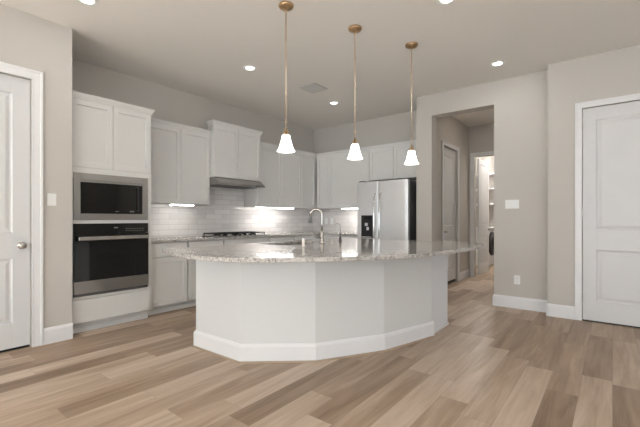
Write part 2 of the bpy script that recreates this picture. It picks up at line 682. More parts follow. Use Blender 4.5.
def casing(name, f, a0, a1, top, wd=0.072):
    """door trim: flat casing with a raised outer bead"""
    bm = nbm()
    for (x0, x1, n) in ((0.0, wd, 0.013), (wd - 0.022, wd, 0.021), (0.0, 0.012, 0.017)):
        box(bm, (0, a0 - x1, 0), (n, a0 - x0, top + x1), f)
        box(bm, (0, a1 + x0, 0), (n, a1 + x1, top + x1), f)
        box(bm, (0, a0 - x0, top + x0), (n, a1 + x0, top + x1), f)
    o = struct(name, bm, 'trim', 0.003)
    return o


def knob_round(parent, f, a, z, n, m='nickel', out=0.06):
    """round door knob on a rose; f maps (n,a,z)"""
    bm = nbm()
    prof = [(0.033, 0.0), (0.033, 0.006), (0.026, 0.010), (0.012, 0.012), (0.011, 0.030), (0.020, 0.036), (0.028, 0.046), (0.027, 0.058), (0.018, 0.066), (0.0005, 0.067)]
    seg = 28
    rings = []
    for r, h in prof:
        rings.append([bm.verts.new(f(n + h, a + r * math.cos(2 * PI * i / seg), z + r * math.sin(2 * PI * i / seg))) for i in range(seg)])
    for p, q in zip(rings, rings[1:]):
        for i in range(seg):
            bm.faces.new((p[i], p[(i + 1) % seg], q[(i + 1) % seg], q[i]))
    bm.faces.new(rings[0])
    bm.faces.new(rings[-1])
    return obj('knob', bm, m, parent, smooth=True)


def lever(parent, f, a, z, n, direction, m='nickel'):
    bm = nbm()
    rings = []
    seg = 24
    for r, h in ((0.032, 0), (0.032, 0.007), (0.012, 0.009), (0.011, 0.045)):
        rings.append([bm.verts.new(f(n + h, a + r * math.cos(2 * PI * i / seg), z + r * math.sin(2 * PI * i / seg))) for i in range(seg)])
    for p, q in zip(rings, rings[1:]):
        for i in range(seg):
            bm.faces.new((p[i], p[(i + 1) % seg], q[(i + 1) % seg], q[i]))
    bm.faces.new(rings[0])
    bm.faces.new(rings[-1])
    tube(bm, [f(n + 0.045, a - direction * 0.01, z), f(n + 0.047, a + direction * 0.05, z), f(n + 0.045, a + direction * 0.115, z - 0.004)], [0.011, 0.009, 0.007])
    return obj('lever_handle', bm, m, parent, smooth=True)


def FL(n, a, z):
    return (XL + n, a, z)


def FR(n, a, z):
    return (a, YR - n, z)


def FO(n, a, z):
    return (a, YO - n, z)


def FH(n, a, z):
    return (HX + n, a, z)


def FE(n, a, z):
    return (a, HY - n, z)


casing('trim_1', FL, DL0 - 0.004, DL1 + 0.004, DT + 0.004, 0.086)
casing('trim_2', FR, DR0 - 0.006, DR1 + 0.006, DT + 0.004, 0.068)
casing('trim_3', FH, DH0 - 0.008, DH1 + 0.008, DT + 0.006)
casing('trim_4', FE, LD0 + 0.0, LD1 - 0.0, 2.43, 0.075)


def room_door(k, f, a0, a1, n, top, gap=0.015, pz=((0.243, 0.823), (1.05, 2.306)), stile=0.125):
    d = struct('door_%d' % k, door_slab(f, a0, a1, gap, top, n - 0.030, n, [(a0 + stile, a1 - stile) + p for p in pz]), 'door', 0.0015)
    return d


d1 = room_door(1, FL, DL0, DL1, -0.028, DT, 0.022)
obj('gap_shade_strip', bxs(((-0.056, DL0 + 0.002, 0.002), (-0.031, DL1 - 0.002, 0.0215)), f=FL), 'black', d1)  # black strip standing in for the shade in the gap under the door
knob_round(d1, FL, 0.962, 0.935, -0.028)
d2 = room_door(2, FR, DR0, DR1, -0.004, DT - 0.003, 0.014)
obj('gap_shade_strip', bxs(((-0.03, DR0 + 0.002, 0.002), (-0.007, DR1 - 0.002, 0.0135)), f=FR), 'iron', d2)  # dark strip painted in as the under-door shade
for z in (0.22, 1.2, 2.2):
    obj('hinge', bxs(((-0.006, DR0 - 0.008, z), (0.004, DR0 + 0.0, z + 0.09)), f=FR), 'nickel', d2, 0.001)
d3 = room_door(3, FH, DH0, DH1, -0.03, DT, 0.05)
obj('gap_shade_strip', bxs(((-0.056, DH0 + 0.002, 0.002), (-0.033, DH1 - 0.002, 0.0495)), f=FH), 'black', d3)  # black strip fills the gap to give its shade
lever(d3, FH, DH0 + 0.06, 0.95, -0.03, 1, 'black')


def FLD(n, a, z):   # open laundry door leaf: stands along +Y, its face to +X
    return (LD0 + 0.015 + n, a, z)


d4 = room_door(4, FLD, HY + 0.135, HY + 0.135 + 0.79, 0.035, 2.41, 0.03)
lever(d4, FLD, HY + 0.135 + 0.73, 0.95, 0.035, -1)

# ------------------------------------------------------------------ kitchen cabinets
CROWN = [(0, -0.010), (0.006, -0.010), (0.008, 0.006), (0.014, 0.014), (0.022, 0.030), (0.027, 0.040), (0.030, 0.042), (0.030, 0.054), (0, 0.054)]
GAP = 0.003


def crown(parent, pts, z):
    bm = nbm()
    sweep(bm, pts, [(o, z + h) for o, h in CROWN])
    return obj('crown_moulding', bm, 'cab', parent)


RB = 0.012       # cabinet bodies sit this much behind the door backs
ZT = 2.41        # top of the wall cabinets
ZU = 1.385       # underside of the wall cabinets
NU = 0.311       # carcass depth of wall cabinets, the door adds 0.019

# tall oven cabinet ------------------------------------------------
NO = 0.661
oc = thing('oven_cabinet', 'tall white cabinet holding microwave and oven, right beside the end of the left wall', 'cabinet', (-4.6, 1.79, 0))
y0, y1 = 1.358, 2.20
bm = nbm()
# carcass with the two appliance niches left open
for p, q in (((0.002, y0, 0.10), (NO, y0 + 0.018, ZT)), ((0.002, y1 - 0.018, 0.10), (NO, y1, ZT)),
             ((0.002, y0, 0.10), (0.012, y1, ZT)), ((0.012, y0 + 0.018, 0.10), (NO, y1 - 0.018, 0.118)),
             ((0.012, y0 + 0.018, 0.345), (NO, y1 - 0.018, 0.363)), ((0.012, y0 + 0.018, 1.142), (NO, y1 - 0.018, 1.160)),
             ((0.012, y0 + 0.018, 1.650), (NO, y1 - 0.018, 1.668)), ((0.012, y0 + 0.018, ZT - 0.018), (NO, y1 - 0.018, ZT))):
    box(bm, p, q, KL)
obj('body', bm, 'cab', oc)
bm = nbm()
for p, q in (((NO, y0, 0.10), (NO + 0.019, y0 + 0.032, 1.705)), ((NO, y1 - 0.045, 0.10), (NO + 0.019, y1, 1.705)),
             ((NO, y0 + 0.032, 0.352), (NO + 0.019, y1 - 0.045, 0.378)), ((NO, y0 + 0.032, 1.128), (NO + 0.019, y1 - 0.045, 1.172)),
             ((NO, y0 + 0.032, 1.645), (NO + 0.019, y1 - 0.045, 1.705))):
    box(bm, p, q, KL)
obj('face_frame', bm, 'cab', oc)
ym = (y0 + y1) / 2 - 0.005
obj('door', shaker(KL, y0 + 0.012, ym - GAP, 1.708, ZT - 0.008, NO), 'cab', oc)
obj('door', shaker(KL, ym + GAP, y1 - 0.006, 1.708, ZT - 0.008, NO), 'cab', oc)
obj('drawer', slab(KL, y0 + 0.014, y1 - 0.03, 0.112, 0.348, NO + 0.019, 0.012), 'cab', oc)
bm = nbm()
box(bm, (0.012, y0, 0), (NO - 0.06, y1 - 0.0, 0.10), KL)
box(bm, (NO - 0.06, y0, 0), (NO - 0.045, y1 - 0.01, 0.045), KL)
obj('toe_kick', bm, 'cab', oc)
crown(oc, [(XW + NO + 0.019, y0), (XW + NO + 0.019, y1), (XW + 0.36, y1)], ZT)

# microwave -------------------------------------------------------
mw = thing('microwave', 'built-in microwave in a wide stainless trim frame, above the oven', 'microwave', (-4.6, 1.79, 1.161))
a0, a1, z0, z1 = 1.392, 2.152, 1.166, 1.648
N1 = NO + 0.020
bm = nbm()
fw = 0.062
for p, q in (((N1, a0, z0), (N1 + 0.014, a0 + fw, z1)), ((N1, a1 - fw, z0), (N1 + 0.014, a1, z1)),
             ((N1, a0 + fw, z0), (N1 + 0.014, a1 - fw, z0 + 0.065)), ((N1, a0 + fw, z1 - 0.07), (N1 + 0.014, a1 - fw, z1))):
    box(bm, p, q, KL)
obj('trim_frame', bm, 'steelh', mw, 0.002)
obj('body', bxs(((0.35, a0 + fw, z0 + 0.0), (N1 + 0.002, a1 - fw, z1 - 0.04)), f=KL), 'black', mw)
bm = nbm()
rect_loops(bm, KL, a0 + fw + 0.002, a1 - fw - 0.002, z0 + 0.067, z1 - 0.095, [(0, N1 + 0.002), (0, N1 + 0.012), (0.004, N1 + 0.016)])
obj('door_glass', bm, 'blackglass', mw)
obj('top_grille', bxs(((N1 + 0.002, a0 + fw + 0.002, z1 - 0.092), (N1 + 0.013, a1 - fw - 0.002, z1 - 0.073)), f=KL), 'steelh', mw, 0.001)
bm = nbm()
tube(bm, [KL(N1 + 0.018, 2.030, z0 + 0.10), KL(N1 + 0.034, 2.030, z0 + 0.115), KL(N1 + 0.034, 2.030, z1 - 0.13), KL(N1 + 0.018, 2.030, z1 - 0.115)], 0.006)
obj('handle', bm, 'black', mw, smooth=True)
bm = nbm()
for k in range(5):
    box(bm, (N1 + 0.016, 1.79 + 0.008 * k, z0 + 0.087), (N1 + 0.0166, 1.796 + 0.008 * k, z0 + 0.094), KL)
obj('brand_mark', bm, 'print', mw)
bm = nbm()
for k in range(3):
    box(bm, (N1 + 0.016, 1.945 + 0.017 * k, z0 + 0.085), (N1 + 0.0166, 1.958 + 0.017 * k, z0 + 0.10), KL)
obj('button_marks', bm, 'print', mw)

# wall oven ---------------------------------------------------------
ov = thing('wall_oven', 'built-in black glass wall oven with steel handle bar, under the microwave', 'oven', (-4.6, 1.79, 0.366))
a0, a1 = 1.392, 2.152
z0, z1 = 0.382, 1.128
obj('body', bxs(((0.1, a0 + 0.02, z0 + 0.0), (N1 + 0.004, a1 - 0.02, z1 - 0.01)), f=KL), 'black', ov)
bm = nbm()
rect_loops(bm, KL, a0, a1, z1 - 0.105, z1, [(0, N1 + 0.001), (0, N1 + 0.018), (0.002, N1 + 0.020)])
pn = obj('control_panel', bm, 'blackglass', ov)
bm = nbm()
for k in range(4):
    box(bm, (N1 + 0.0201, 1.775 + 0.011 * k, z1 - 0.052), (N1 + 0.0206, 1.783 + 0.011 * k, z1 - 0.040), KL)
obj('clock_digits', bm, 'print', pn)
bm = nbm()
for k in range(7):
    box(bm, (N1 + 0.0201, 1.90 + 0.03 * k, z1 - 0.062), (N1 + 0.0206, 1.912 + 0.03 * k, z1 - 0.056), KL)
    box(bm, (N1 + 0.0201, 1.90 + 0.03 * k, z1 - 0.085), (N1 + 0.0206, 1.912 + 0.03 * k, z1 - 0.080), KL)
obj('button_marks', bm, 'print', pn)
bm = nbm()
rect_loops(bm, KL, a0, a1, z0 + 0.155, z1 - 0.109, [(0, N1 + 0.001), (0, N1 + 0.026), (0.003, N1 + 0.030)])
dr = obj('oven_door', bm, 'blackglass', ov)
bm = nbm()
rect_loops(bm, KL, a0, a1, z0 + 0.03, z0 + 0.155, [(0, N1 + 0.001), (0, N1 + 0.028), (0.002, N1 + 0.030)])
obj('lower_rail', bm, 'steelh', dr)
bm = nbm()
for k in range(6):
    box(bm, (N1 + 0.0301, 1.755 + 0.012 * k, z0 + 0.085), (N1 + 0.0305, 1.763 + 0.012 * k, z0 + 0.094), KL)
obj('brand_mark', bm, 'print', dr)
bm = nbm()
box(bm, (N1 + 0.066, a0 + 0.025, z1 - 0.172), (N1 + 0.082, a1 - 0.025, z1 - 0.134), KL)
for a in (a0 + 0.05, a1 - 0.07):
    box(bm, (N1 + 0.029, a, z1 - 0.165), (N1 + 0.068, a + 0.02, z1 - 0.141), KL)
obj('handle', bm, 'chrome', dr, 0.004)
bm = nbm()
box(bm, (N1 - 0.0, a0, z0), (N1 + 0.012, a1, z0 + 0.027), KL)
obj('bottom_vent', bm, 'darksteel', ov, 0.001)

# wall cabinets -----------------------------------------------------


def wall_cab(name, label, f, a0, a1, z0, z1, doors, n=NU, cr=None, fw=0.057, group=None, body=None):
    """doors: list of (a0, a1)"""
    c = f(0.15, (a0 + a1) / 2, z0)
    o = thing(name, label, 'cabinet', c, group)
    obj('body', bxs(*(body or (((0.002, a0, z0), (n - RB, a1, z1)),)), f=f), 'cab', o)
    for d0, d1 in doors:
        obj('door', shaker(f, d0 + GAP, d1 - GAP, z0 + 0.003, z1 - 0.006, n - RB, th=0.019 + RB, fw=fw), 'cab', o)
    if cr:
        crown(o, cr, z1)
    return o


XF = XW + NU + 0.019       # front face of the left wall cabinets
YF = YB - NU - 0.019       # front face of the back wall cabinets
wall_cab('wall_cabinet', 'white two-door wall cabinet between the tall oven cabinet and the hood cabinet', KL, 2.202, 3.258, ZU, ZT,
         [(2.30, 2.795), (2.795, 3.256)], cr=[(XF, 2.203), (XF, 3.258)])
NH = 0.400
ZH1 = 2.553
hc = wall_cab('hood_cabinet', 'raised white two-door wall cabinet directly above the range hood', KL, 3.26, 4.17, 1.79, ZH1,
              [(3.263, 3.715), (3.715, 4.167)], n=NH, cr=[(XW + 0.28, 3.26), (XW + NH + 0.019, 3.26), (XW + NH + 0.019, 4.17), (XW + 0.28, 4.17)],
              body=(((0.002, 3.26, 1.79), (NH - RB, 4.17, 2.41)), ((0.28, 3.26, 2.41), (NH - RB, 4.17, ZH1))))
wall_cab('wall_cabinet', 'white wall cabinet right of the hood, running into the corner', KL, 4.172, YB - 0.004, ZU, ZT,
         [(4.176, 4.76), (4.76, 5.305), (5.305, YF + 0.0 - 0.012)], cr=[(XF, 4.172), (XF, YF + 0.0), ])
wall_cab('wall_cabinet', 'white back-wall cabinet with one wide door, left of the fridge', KB, XF + 0.022, -3.402, ZU, ZT,
         [(XF + 0.024, -4.30), (-4.30, -3.404)], cr=[(XF + 0.022, YF), (-3.402, YF)])
wall_cab('fridge_cabinet', 'short white two-door cabinet above the refrigerator', KB, -3.400, -2.388, 1.855, ZT,
         [(-3.398, -2.925), (-2.925, -2.42)], cr=[(-3.400, YF), (-2.388, YF)])

# range hood --------------------------------------------------------
rh = thing('range_hood', 'slim stainless under-cabinet range hood above the gas cooktop', 'range hood', (-4.66, 3.695, 1.68))
bm = nbm()
prof = [(0.011, 1.788), (0.41, 1.788), (0.44, 1.772), (0.53, 1.705), (0.535, 1.680), (0.011, 1.680)]
for a in (3.243, 4.147):
    pass
va = [bm.verts.new(KL(n, 3.263, z)) for n, z in prof]
vb = [bm.verts.new(KL(n, 4.167, z)) for n, z in prof]
bm.faces.new(va)
bm.faces.new(vb)
for i in range(len(prof)):
    j = (i + 1) % len(prof)
    bm.faces.new((va[i], va[j], vb[j], vb[i]))
obj('canopy', bm, 'steelh', rh, 0.004)
obj('filter', bxs(((0.06, 3.30, 1.674), (0.44, 3.685, 1.6798)), ((0.06, 3.705, 1.674), (0.44, 4.09, 1.6798)), f=KL), 'darksteel', rh, 0.001)
for k in range(2):
    obj('rocker_switch', bxs(((0.5335, 3.96 + 0.05 * k, 1.686), (0.540, 3.99 + 0.05 * k, 1.699)), f=KL), 'black', rh)

# backsplash --------------------------------------------------------
bs = struct('trim_5', bxs(((0.001, 2.203, 0.915), (0.010, YB - 0.012, ZU - 0.001)), ((0.001, 3.26, ZU - 0.001), (0.010, 4.17, 1.787)), f=KL), 'tile')
bm = nbm()
box(bm, (0.001, XW + 0.001, 0.915), (0.010, -3.404, ZU - 0.001), KB)
struct('trim_6', bm, 'tile')

# base cabinets -----------------------------------------------------
NB = 0.571         # base carcass depth on the left wall
TOE = 0.10


def base_cab(name, label, f, a0, a1, n, dw, dd, drawers=None, split=0.70):
    c = f(0.25, (a0 + a1) / 2, 0)
    o = thing(name, label, 'cabinet', c)
    obj('body', bxs(((0.012, a0, TOE), (n - RB, a1, 0.882)), f=f), 'cab', o)
    obj('toe_kick', bxs(((0.012, a0, 0), (n - 0.078, a1, TOE)), ((n - 0.078, a0, 0), (n - 0.06, a1, 0.05)), f=f), 'cab', o)
    for d0, d1 in (drawers or dw):
        obj('drawer', slab(f, d0 + 0.006, d1 - 0.006, split + 0.008, 0.874, n - RB, 0.019 + RB), 'cab', o)
    for d0, d1 in dd:
        obj('door', shaker(f, d0 + 0.006, d1 - 0.006, TOE + 0.006, split - 0.004, n - RB, th=0.019 + RB), 'cab', o)
    return o


base_cab('base_cabinet', 'white base cabinet with one drawer and one door, directly right of the oven cabinet', KL, 2.202, 2.738, NB, [(2.21, 2.735)], [(2.21, 2.735)])
base_cab('base_cabinet', 'narrow white base cabinet second from the oven, its foot hidden behind the island end', KL, 2.74, 3.308, NB, [(2.742, 3.306)], [(2.742, 3.024), (3.024, 3.306)])
base_cab('base_cabinet', 'wide white base cabinet under the gas cooktop', KL, 3.31, 4.198, NB, [(3.312, 4.196)], [(3.312, 3.754), (3.754, 4.196)])
base_cab('base_cabinet', 'white base cabinet just right of the cooktop', KL, 4.20, 4.788, NB, [(4.202, 4.786)], [(4.202, 4.786)])
base_cab('corner_base_cabinet', 'white base cabinet filling the left end of the kitchen corner', KL, 4.79, YB - 0.004, NB, [(4.792, 5.42)], [(4.792, 5.42)])
base_cab('base_cabinet', 'white back-wall base cabinet between the corner and the refrigerator', KB, XW + NB + 0.024, -3.404, 0.561, [(XW + NB + 0.06, -3.87), (-3.87, -3.406)], [(XW + NB + 0.06, -3.87), (-3.87, -3.406)])

bm = nbm()
XE = XW + 0.612
YE = YB - 0.61
prism(bm, [(XW + 0.011, 2.203), (XE, 2.203), (XE, YE), (-3.392, YE), (-3.392, YB - 0.011), (XW + 0.011, YB - 0.011)], 0.884, 0.914)
wt = obj('worktop', bm, 'granite', None, 0.003, loc=(XW + 0.3, 4.1, 0.884))
tag(wt, 'L-shaped grey speckled granite worktop along the tiled walls', 'worktop')

# cooktop -----------------------------------------------------------
ck = thing('gas_cooktop', 'black and steel gas cooktop with cast iron grates, under the range hood', 'cooktop', (-4.62, 3.695, 0.915))
bm = nbm()
box(bm, (0.10, 3.28, 0.9145), (0.575, 4.19, 0.926), KL)
obj('steel_tray', bm, 'steelh', ck, 0.004)
bz = 0.926
for (n, a, r) in ((0.21, 3.46, 0.045), (0.42, 3.46, 0.038), (0.31, 3.735, 0.06), (0.21, 4.01, 0.038), (0.42, 4.01, 0.045)):
    bm = nbm()
    c = KL(n, a, bz)
    lathe(bm, [(r, 0), (r, 0.010), (r * 0.8, 0.012), (r * 0.8, 0.020), (r * 0.6, 0.023)], c, 24)
    obj('burner', bm, 'iron', ck, smooth=False)
for k in range(3):
    g0, g1 = 3.295 + k * 0.297, 3.295 + k * 0.297 + 0.287
    bm = nbm()
    zt0, zt1 = 0.953, 0.968
    n0, n1 = 0.115, 0.515
    for p, q in (((n0, g0, zt0), (n0 + 0.013, g1, zt1)), ((n1 - 0.013, g0, zt0), (n1, g1, zt1)),
                 ((n0, g0, zt0), (n1, g0 + 0.013, zt1)), ((n0, g1 - 0.013, zt0), (n1, g1, zt1)),
                 ((n0, (g0 + g1) / 2 - 0.006, zt0), (n1, (g0 + g1) / 2 + 0.006, zt1)),
                 ((0.205, g0, zt0), (0.217, g1, zt1)), ((0.309, g0, zt0), (0.321, g1, zt1)), ((0.413, g0, zt0), (0.425, g1, zt1))):
        box(bm, p, q, KL)
    for n in (n0, n1 - 0.013):
        for g in (g0, g1 - 0.013):
            box(bm, (n, g, bz), (n + 0.013, g + 0.013, zt0), KL)
    obj('grate', bm, 'iron', ck, 0.002)
for k in range(5):
    bm = nbm()
    c = KL(0.548, 3.54 + k * 0.098, bz)
    lathe(bm, [(0.019, 0), (0.017, 0.020), (0.014, 0.024)], c, 18)
    obj('control_knob', bm, 'black', ck)

# under-cabinet lights ------------------------------------------------


def strip_light(label, f, a0, a1, n=0.18, power=4.0):
    c = f(n, (a0 + a1) / 2, ZU)
    o = thing('under_cabinet_light', label, 'light', c, 'lit light bars under the wall cabinets')
    obj('housing', bxs(((n - 0.04, a0, ZU - 0.014), (n + 0.04, a1, ZU - 0.0005)), f=f), 'plastic', o, 0.002)
    obj('diffuser', bxs(((n - 0.036, a0 + 0.006, ZU - 0.024), (n + 0.036, a1 - 0.006, ZU - 0.0145)), f=f), 'strip', o, 0.003)
    return o


strip_light('short lit light bar under the cabinet nearest the oven', KL, 2.67, 3.00, 0.29)
strip_light('long lit light bar under the cabinets right of the hood', KL, 4.19, 5.08, 0.29)
strip_light('lit light bar under the back wall cabinet beside the fridge', KB, -4.02, -3.43, 0.265)

# refrigerator --------------------------------------------------------
fr = thing('refrigerator', 'stainless side-by-side refrigerator with ice dispenser, standing in the back corner recess', 'refrigerator', (-2.91, 5.66, 0))
fx0, fx1, fy = -3.372, -2.458, 5.285
obj('body', bxs(((fx0 + 0.004, fy + 0.075, 0.012), (fx1 - 0.0, 6.03, 1.775))), 'darksteel', fr, 0.004)
obj('base_grille', bxs(((fx0 + 0.01, fy + 0.05, 0.0), (fx1 - 0.01, fy + 0.085, 0.05))), 'black', fr)
FS = -2.975


def frdoor(a0, a1):
    bm = nbm()
    z0_, z1_ = 0.055, 1.79
    seg = 10
    # slightly bowed front, swept along Z
    pts = [(a0, fy + 0.07)] + [(a0 + (a1 - a0) * i / seg, fy + 0.005 * (2 * i / seg - 1) ** 8) for i in range(seg + 1)] + [(a1, fy + 0.07)]
    prism(bm, pts, z0_, z1_)
    return bm


df = obj('freezer_door', frdoor(fx0, FS - 0.003), 'steel', fr, 0.004)
dg = obj('fridge_door', frdoor(FS + 0.003, fx1), 'steel', fr, 0.004)
for par, x in ((df, FS - 0.05), (dg, FS + 0.05)):
    bm = nbm()
    tube(bm, [(x, fy + 0.004, 0.62), (x, fy - 0.042, 0.65), (x, fy - 0.055, 1.0), (x, fy - 0.055, 1.25), (x, fy - 0.042, 1.56), (x, fy + 0.004, 1.59)], [0.012, 0.013, 0.013, 0.013, 0.013, 0.012], 14)
    obj('handle', bm, 'chrome', par, smooth=True)
bm = nbm()
rect_loops(bm, lambda n, a, z: (a, fy - n, z), -3.29, -3.075, 0.86, 1.235, [(0, -0.001), (0.0, 0.003), (0.008, 0.004), (0.012, 0.0015)])
dp = obj('dispenser', bm, 'black', df)
bm = nbm()
box(bm, (-3.25, fy - 0.0045, 1.165), (-3.115, fy - 0.0025, 1.205))
obj('display', bm, 'blackglass', dp)
bm = nbm()
box(bm, (-3.215, fy - 0.018, 1.06), (-3.165, fy - 0.002, 1.11))
box(bm, (-3.185, fy - 0.018, 0.99), (-3.145, fy - 0.002, 1.045))
obj('paddle', bm, 'steel', dp, 0.003)
obj('drip_tray', bxs(((-3.27, fy - 0.02, 0.872), (-3.095, fy - 0.002, 0.885))), 'steel', dp, 0.002)
obj('hinge_cover', bxs(((fx1 - 0.10, fy + 0.03, 1.7905), (fx1 - 0.02, fy + 0.12, 1.81))), 'darksteel', fr, 0.003)
obj('hinge_cover', bxs(((fx0 + 0.02, fy + 0.03, 1.7905), (fx0 + 0.10, fy + 0.12, 1.81))), 'darksteel', fr, 0.003)

# ------------------------------------------------------------------ island
isl = thing('kitchen_island', 'white faceted kitchen island with tall baseboard, in the middle of the floor', 'island', (-2.3, 3.1, 0))
o_ = 0.016
FP = [(-3.012, 4.13), (-3.012, 1.974), (-2.394, 1.982), (-1.925, 2.380), (-1.600, 2.945), (-1.420, 3.60)]
body_pts = [(-1.462, 3.615), (-1.462, 4.13), (-3.012, 4.13), (-3.012, 1.974)][2:] + [(-2.394, 1.982), (-1.925, 2.380), (-1.600, 2.945), (-1.420, 3.60), (-1.462, 3.615), (-1.462, 4.13)]
body_pts = body_pts[::-1]
bm = nbm()
# hollow body: walls only, so the sink basin hangs free inside
cx, cy = -2.4, 3.2
n = len(body_pts)


def inset_poly(pts, d):
    out = []
    n = len(pts)
    area_ = sum(pts[i][0] * pts[(i + 1) % n][1] - pts[(i + 1) % n][0] * pts[i][1] for i in range(n))
    s = 1 if area_ > 0 else -1
    for i in range(n):
        p0, p1, p2 = Vector(pts[i - 1]), Vector(pts[i]), Vector(pts[(i + 1) % n])
        d1, d2 = (p1 - p0).normalized(), (p2 - p1).normalized()
        n1, n2 = Vector((-d1.y, d1.x)) * s, Vector((-d2.y, d2.x)) * s
        m = (n1 + n2).normalized()
        m = m / max(m.dot(n1), 0.35)
        q = p1 + m * d
        out.append((q.x, q.y))
    return out


bp = [(-1.420, 3.60), (-1.420, 3.63), (-1.462, 3.63), (-1.462, 4.13), (-3.012, 4.13), (-3.012, 1.974), (-2.394, 1.982), (-1.925, 2.380), (-1.600, 2.945)]
inner = [(-1.50, 3.60), (-1.50, 4.08), (-2.96, 4.08), (-2.96, 2.03), (-2.42, 2.03), (-1.97, 2.42), (-1.66, 2.96)]
prism(bm, bp, 0.0, 0.882, holes=(inner,))
obj('body', bm, 'island', isl)
bm = nbm()
sweep(bm, [(-3.012, 2.05), (-3.012, 1.974), (-2.394, 1.982), (-1.925, 2.380), (-1.600, 2.945), (-1.420, 3.60), (-1.420, 3.63)],
      [(o, z) for o, z in BASEP])
obj('baseboard', bm, 'trim', isl)
bm = nbm()
sweep(bm, [(-3.028, 2.05), (-3.028, 1.958), (-2.388, 1.966), (-1.911, 2.371), (-1.585, 2.94), (-1.404, 3.60)], [(0, 0), (0.012, 0), (0.006, 0.012), (0, 0.014)])
obj('shoe_moulding', bm, 'shoe', isl)
obj('end_panel', bxs(((-1.461, 3.632, 0.0), (-1.445, 4.128, 0.88))), 'endpanel', isl, 0.001)
obj('end_shoe', bxs(((-1.4445, 3.634, 0.0), (-1.43, 4.128, 0.03))), 'trim', isl, 0.004)
bm = nbm()
for k, (a, b) in enumerate(((2.2, 2.65), (2.65, 3.06), (3.06, 3.46), (3.46, 4.1))):
    pass
for (a, b) in ((2.06, 2.60), (2.60, 3.03), (3.03, 3.46), (3.46, 4.12)):
    obj('door', shaker(lambda n_, a_, z: (-3.0125 - n_, a_, z), a + 0.003, b - 0.003, 0.11, 0.70, 0.0), 'cab', isl)


def catmull(P, per=8):
    out = []
    for i in range(1, len(P) - 2):
        p0, p1, p2, p3 = [Vector(P[j]) for j in (i - 1, i, i + 1, i + 2)]
        for k in range(per):
            t = k / per
            q = 0.5 * ((2 * p1) + (p2 - p0) * t + (2 * p0 - 5 * p1 + 4 * p2 - p3) * t * t + (3 * p1 - p0 - 3 * p2 + p3) * t ** 3)
            out.append((q.x, q.y))
    out.append(tuple(P[-2]))
    return out


arc = catmull([(-3.2, 1.70), (-3.05, 1.665), (-2.67, 1.565), (-2.40, 1.525), (-2.12, 1.545), (-1.90, 1.655), (-1.60, 1.925), (-1.38, 2.19), (-1.19, 2.53), (-1.08, 2.93), (-1.025, 3.40), (-1.02, 3.80), (-1.06, 4.10), (-1.13, 4.25), (-1.2, 4.4)])
cpts = arc + [(-3.05, 4.25)]


def rrect(x0, x1, y0_, y1_, r, seg=5):
    out = []
    for cx_, cy_, t0 in ((x1 - r, y1_ - r, 0), (x0 + r, y1_ - r, 90), (x0 + r, y0_ + r, 180), (x1 - r, y0_ + r, 270)):
        for k in range(seg + 1):
            t = math.radians(t0 + 90 * k / seg)
            out.append((cx_ + r * math.cos(t), cy_ + r * math.sin(t)))
    return out


SX0, SX1, SY0, SY1 = -2.93, -2.53, 2.66, 3.42
hole = rrect(SX0, SX1, SY0, SY1, 0.05)
bm = nbm()
prism(bm, cpts, 0.884, 0.915, holes=(hole,))
ct = obj('island_countertop', bm, 'granite', None, 0.004, loc=(-2.1, 3.0, 0.884))
tag(ct, 'curved grey speckled granite countertop overhanging the white island', 'countertop')

sk = thing('sink', 'stainless undermount sink set in the island countertop', 'sink', (-2.73, 3.04, 0.69))
bm = nbm()
outer = rrect(SX0 - 0.012, SX1 + 0.012, SY0 - 0.012, SY1 + 0.012, 0.06)
rings = []
for lp, z in ((outer, 0.8835), (rrect(SX0 - 0.004, SX1 + 0.004, SY0 - 0.004, SY1 + 0.004, 0.05), 0.8835),
              (rrect(SX0 + 0.003, SX1 - 0.003, SY0 + 0.003, SY1 - 0.003, 0.05), 0.70), (rrect(SX0 + 0.03, SX1 - 0.03, SY0 + 0.03, SY1 - 0.03, 0.04), 0.685)):
    rings.append([bm.verts.new((x, y, z)) for x, y in lp])
for a, b in zip(rings, rings[1:]):
    for i in range(len(a)):
        bm.faces.new((a[i], a[(i + 1) % len(a)], b[(i + 1) % len(a)], b[i]))
bm.faces.new(rings[-1])
obj('basin', bm, 'shadedsteel', sk)
bm = nbm()
lathe(bm, [(0.045, 0), (0.045, 0.003), (0.03, 0.003), (0.028, 0.001)], (-2.73, 3.04, 0.6855), 24)
obj('drain', bm, 'chrome', sk)

fa = thing('kitchen_faucet', 'tall gooseneck pull-down faucet standing beside the island sink', 'faucet', (-2.45, 3.14, 0.9155))
bm = nbm()
bx_, by_ = -2.45, 3.14
lathe(bm, [(0.031, 0.9155), (0.031, 0.922), (0.024, 0.926), (0.020, 0.94), (0.019, 1.03), (0.014, 1.04)], (bx_, by_, 0), 24)
obj('base', bm, 'nickel', fa, smooth=True)
bm = nbm()
pts = [(bx_, by_, 1.03), (bx_, by_, 1.12), (bx_, by_, 1.222)]
R_ = 0.056
for k in range(1, 13):
    t = PI * k / 12 * 0.97
    pts.append((bx_ - R_ + R_ * math.cos(t), by_ - 0.06 * (1 - math.cos(t)) / 2, 1.222 + R_ * math.sin(t)))
obj_neck = nbm()
tube(obj_neck, pts, 0.0115, 14)
nk = obj('neck', obj_neck, 'nickel', fa, smooth=True)
e = Vector(pts[-1])
bm = nbm()
tube(bm, [e + Vector((0, 0, 0.005)), e + Vector((-0.003, 0, -0.03)), e + Vector((-0.007, 0, -0.085)), e + Vector((-0.008, 0, -0.095))], [0.0125, 0.016, 0.018, 0.014], 14)
obj('spray_head', bm, 'shadedsteel', nk, smooth=True)
bm = nbm()
tube(bm, [(bx_, by_ - 0.015, 0.975), (bx_ - 0.005, by_ - 0.04, 0.978), (bx_ - 0.03, by_ - 0.085, 0.995), (bx_ - 0.04, by_ - 0.11, 1.005)], [0.010, 0.008, 0.006, 0.005], 10)
obj('lever', bm, 'nickel', fa, smooth=True)

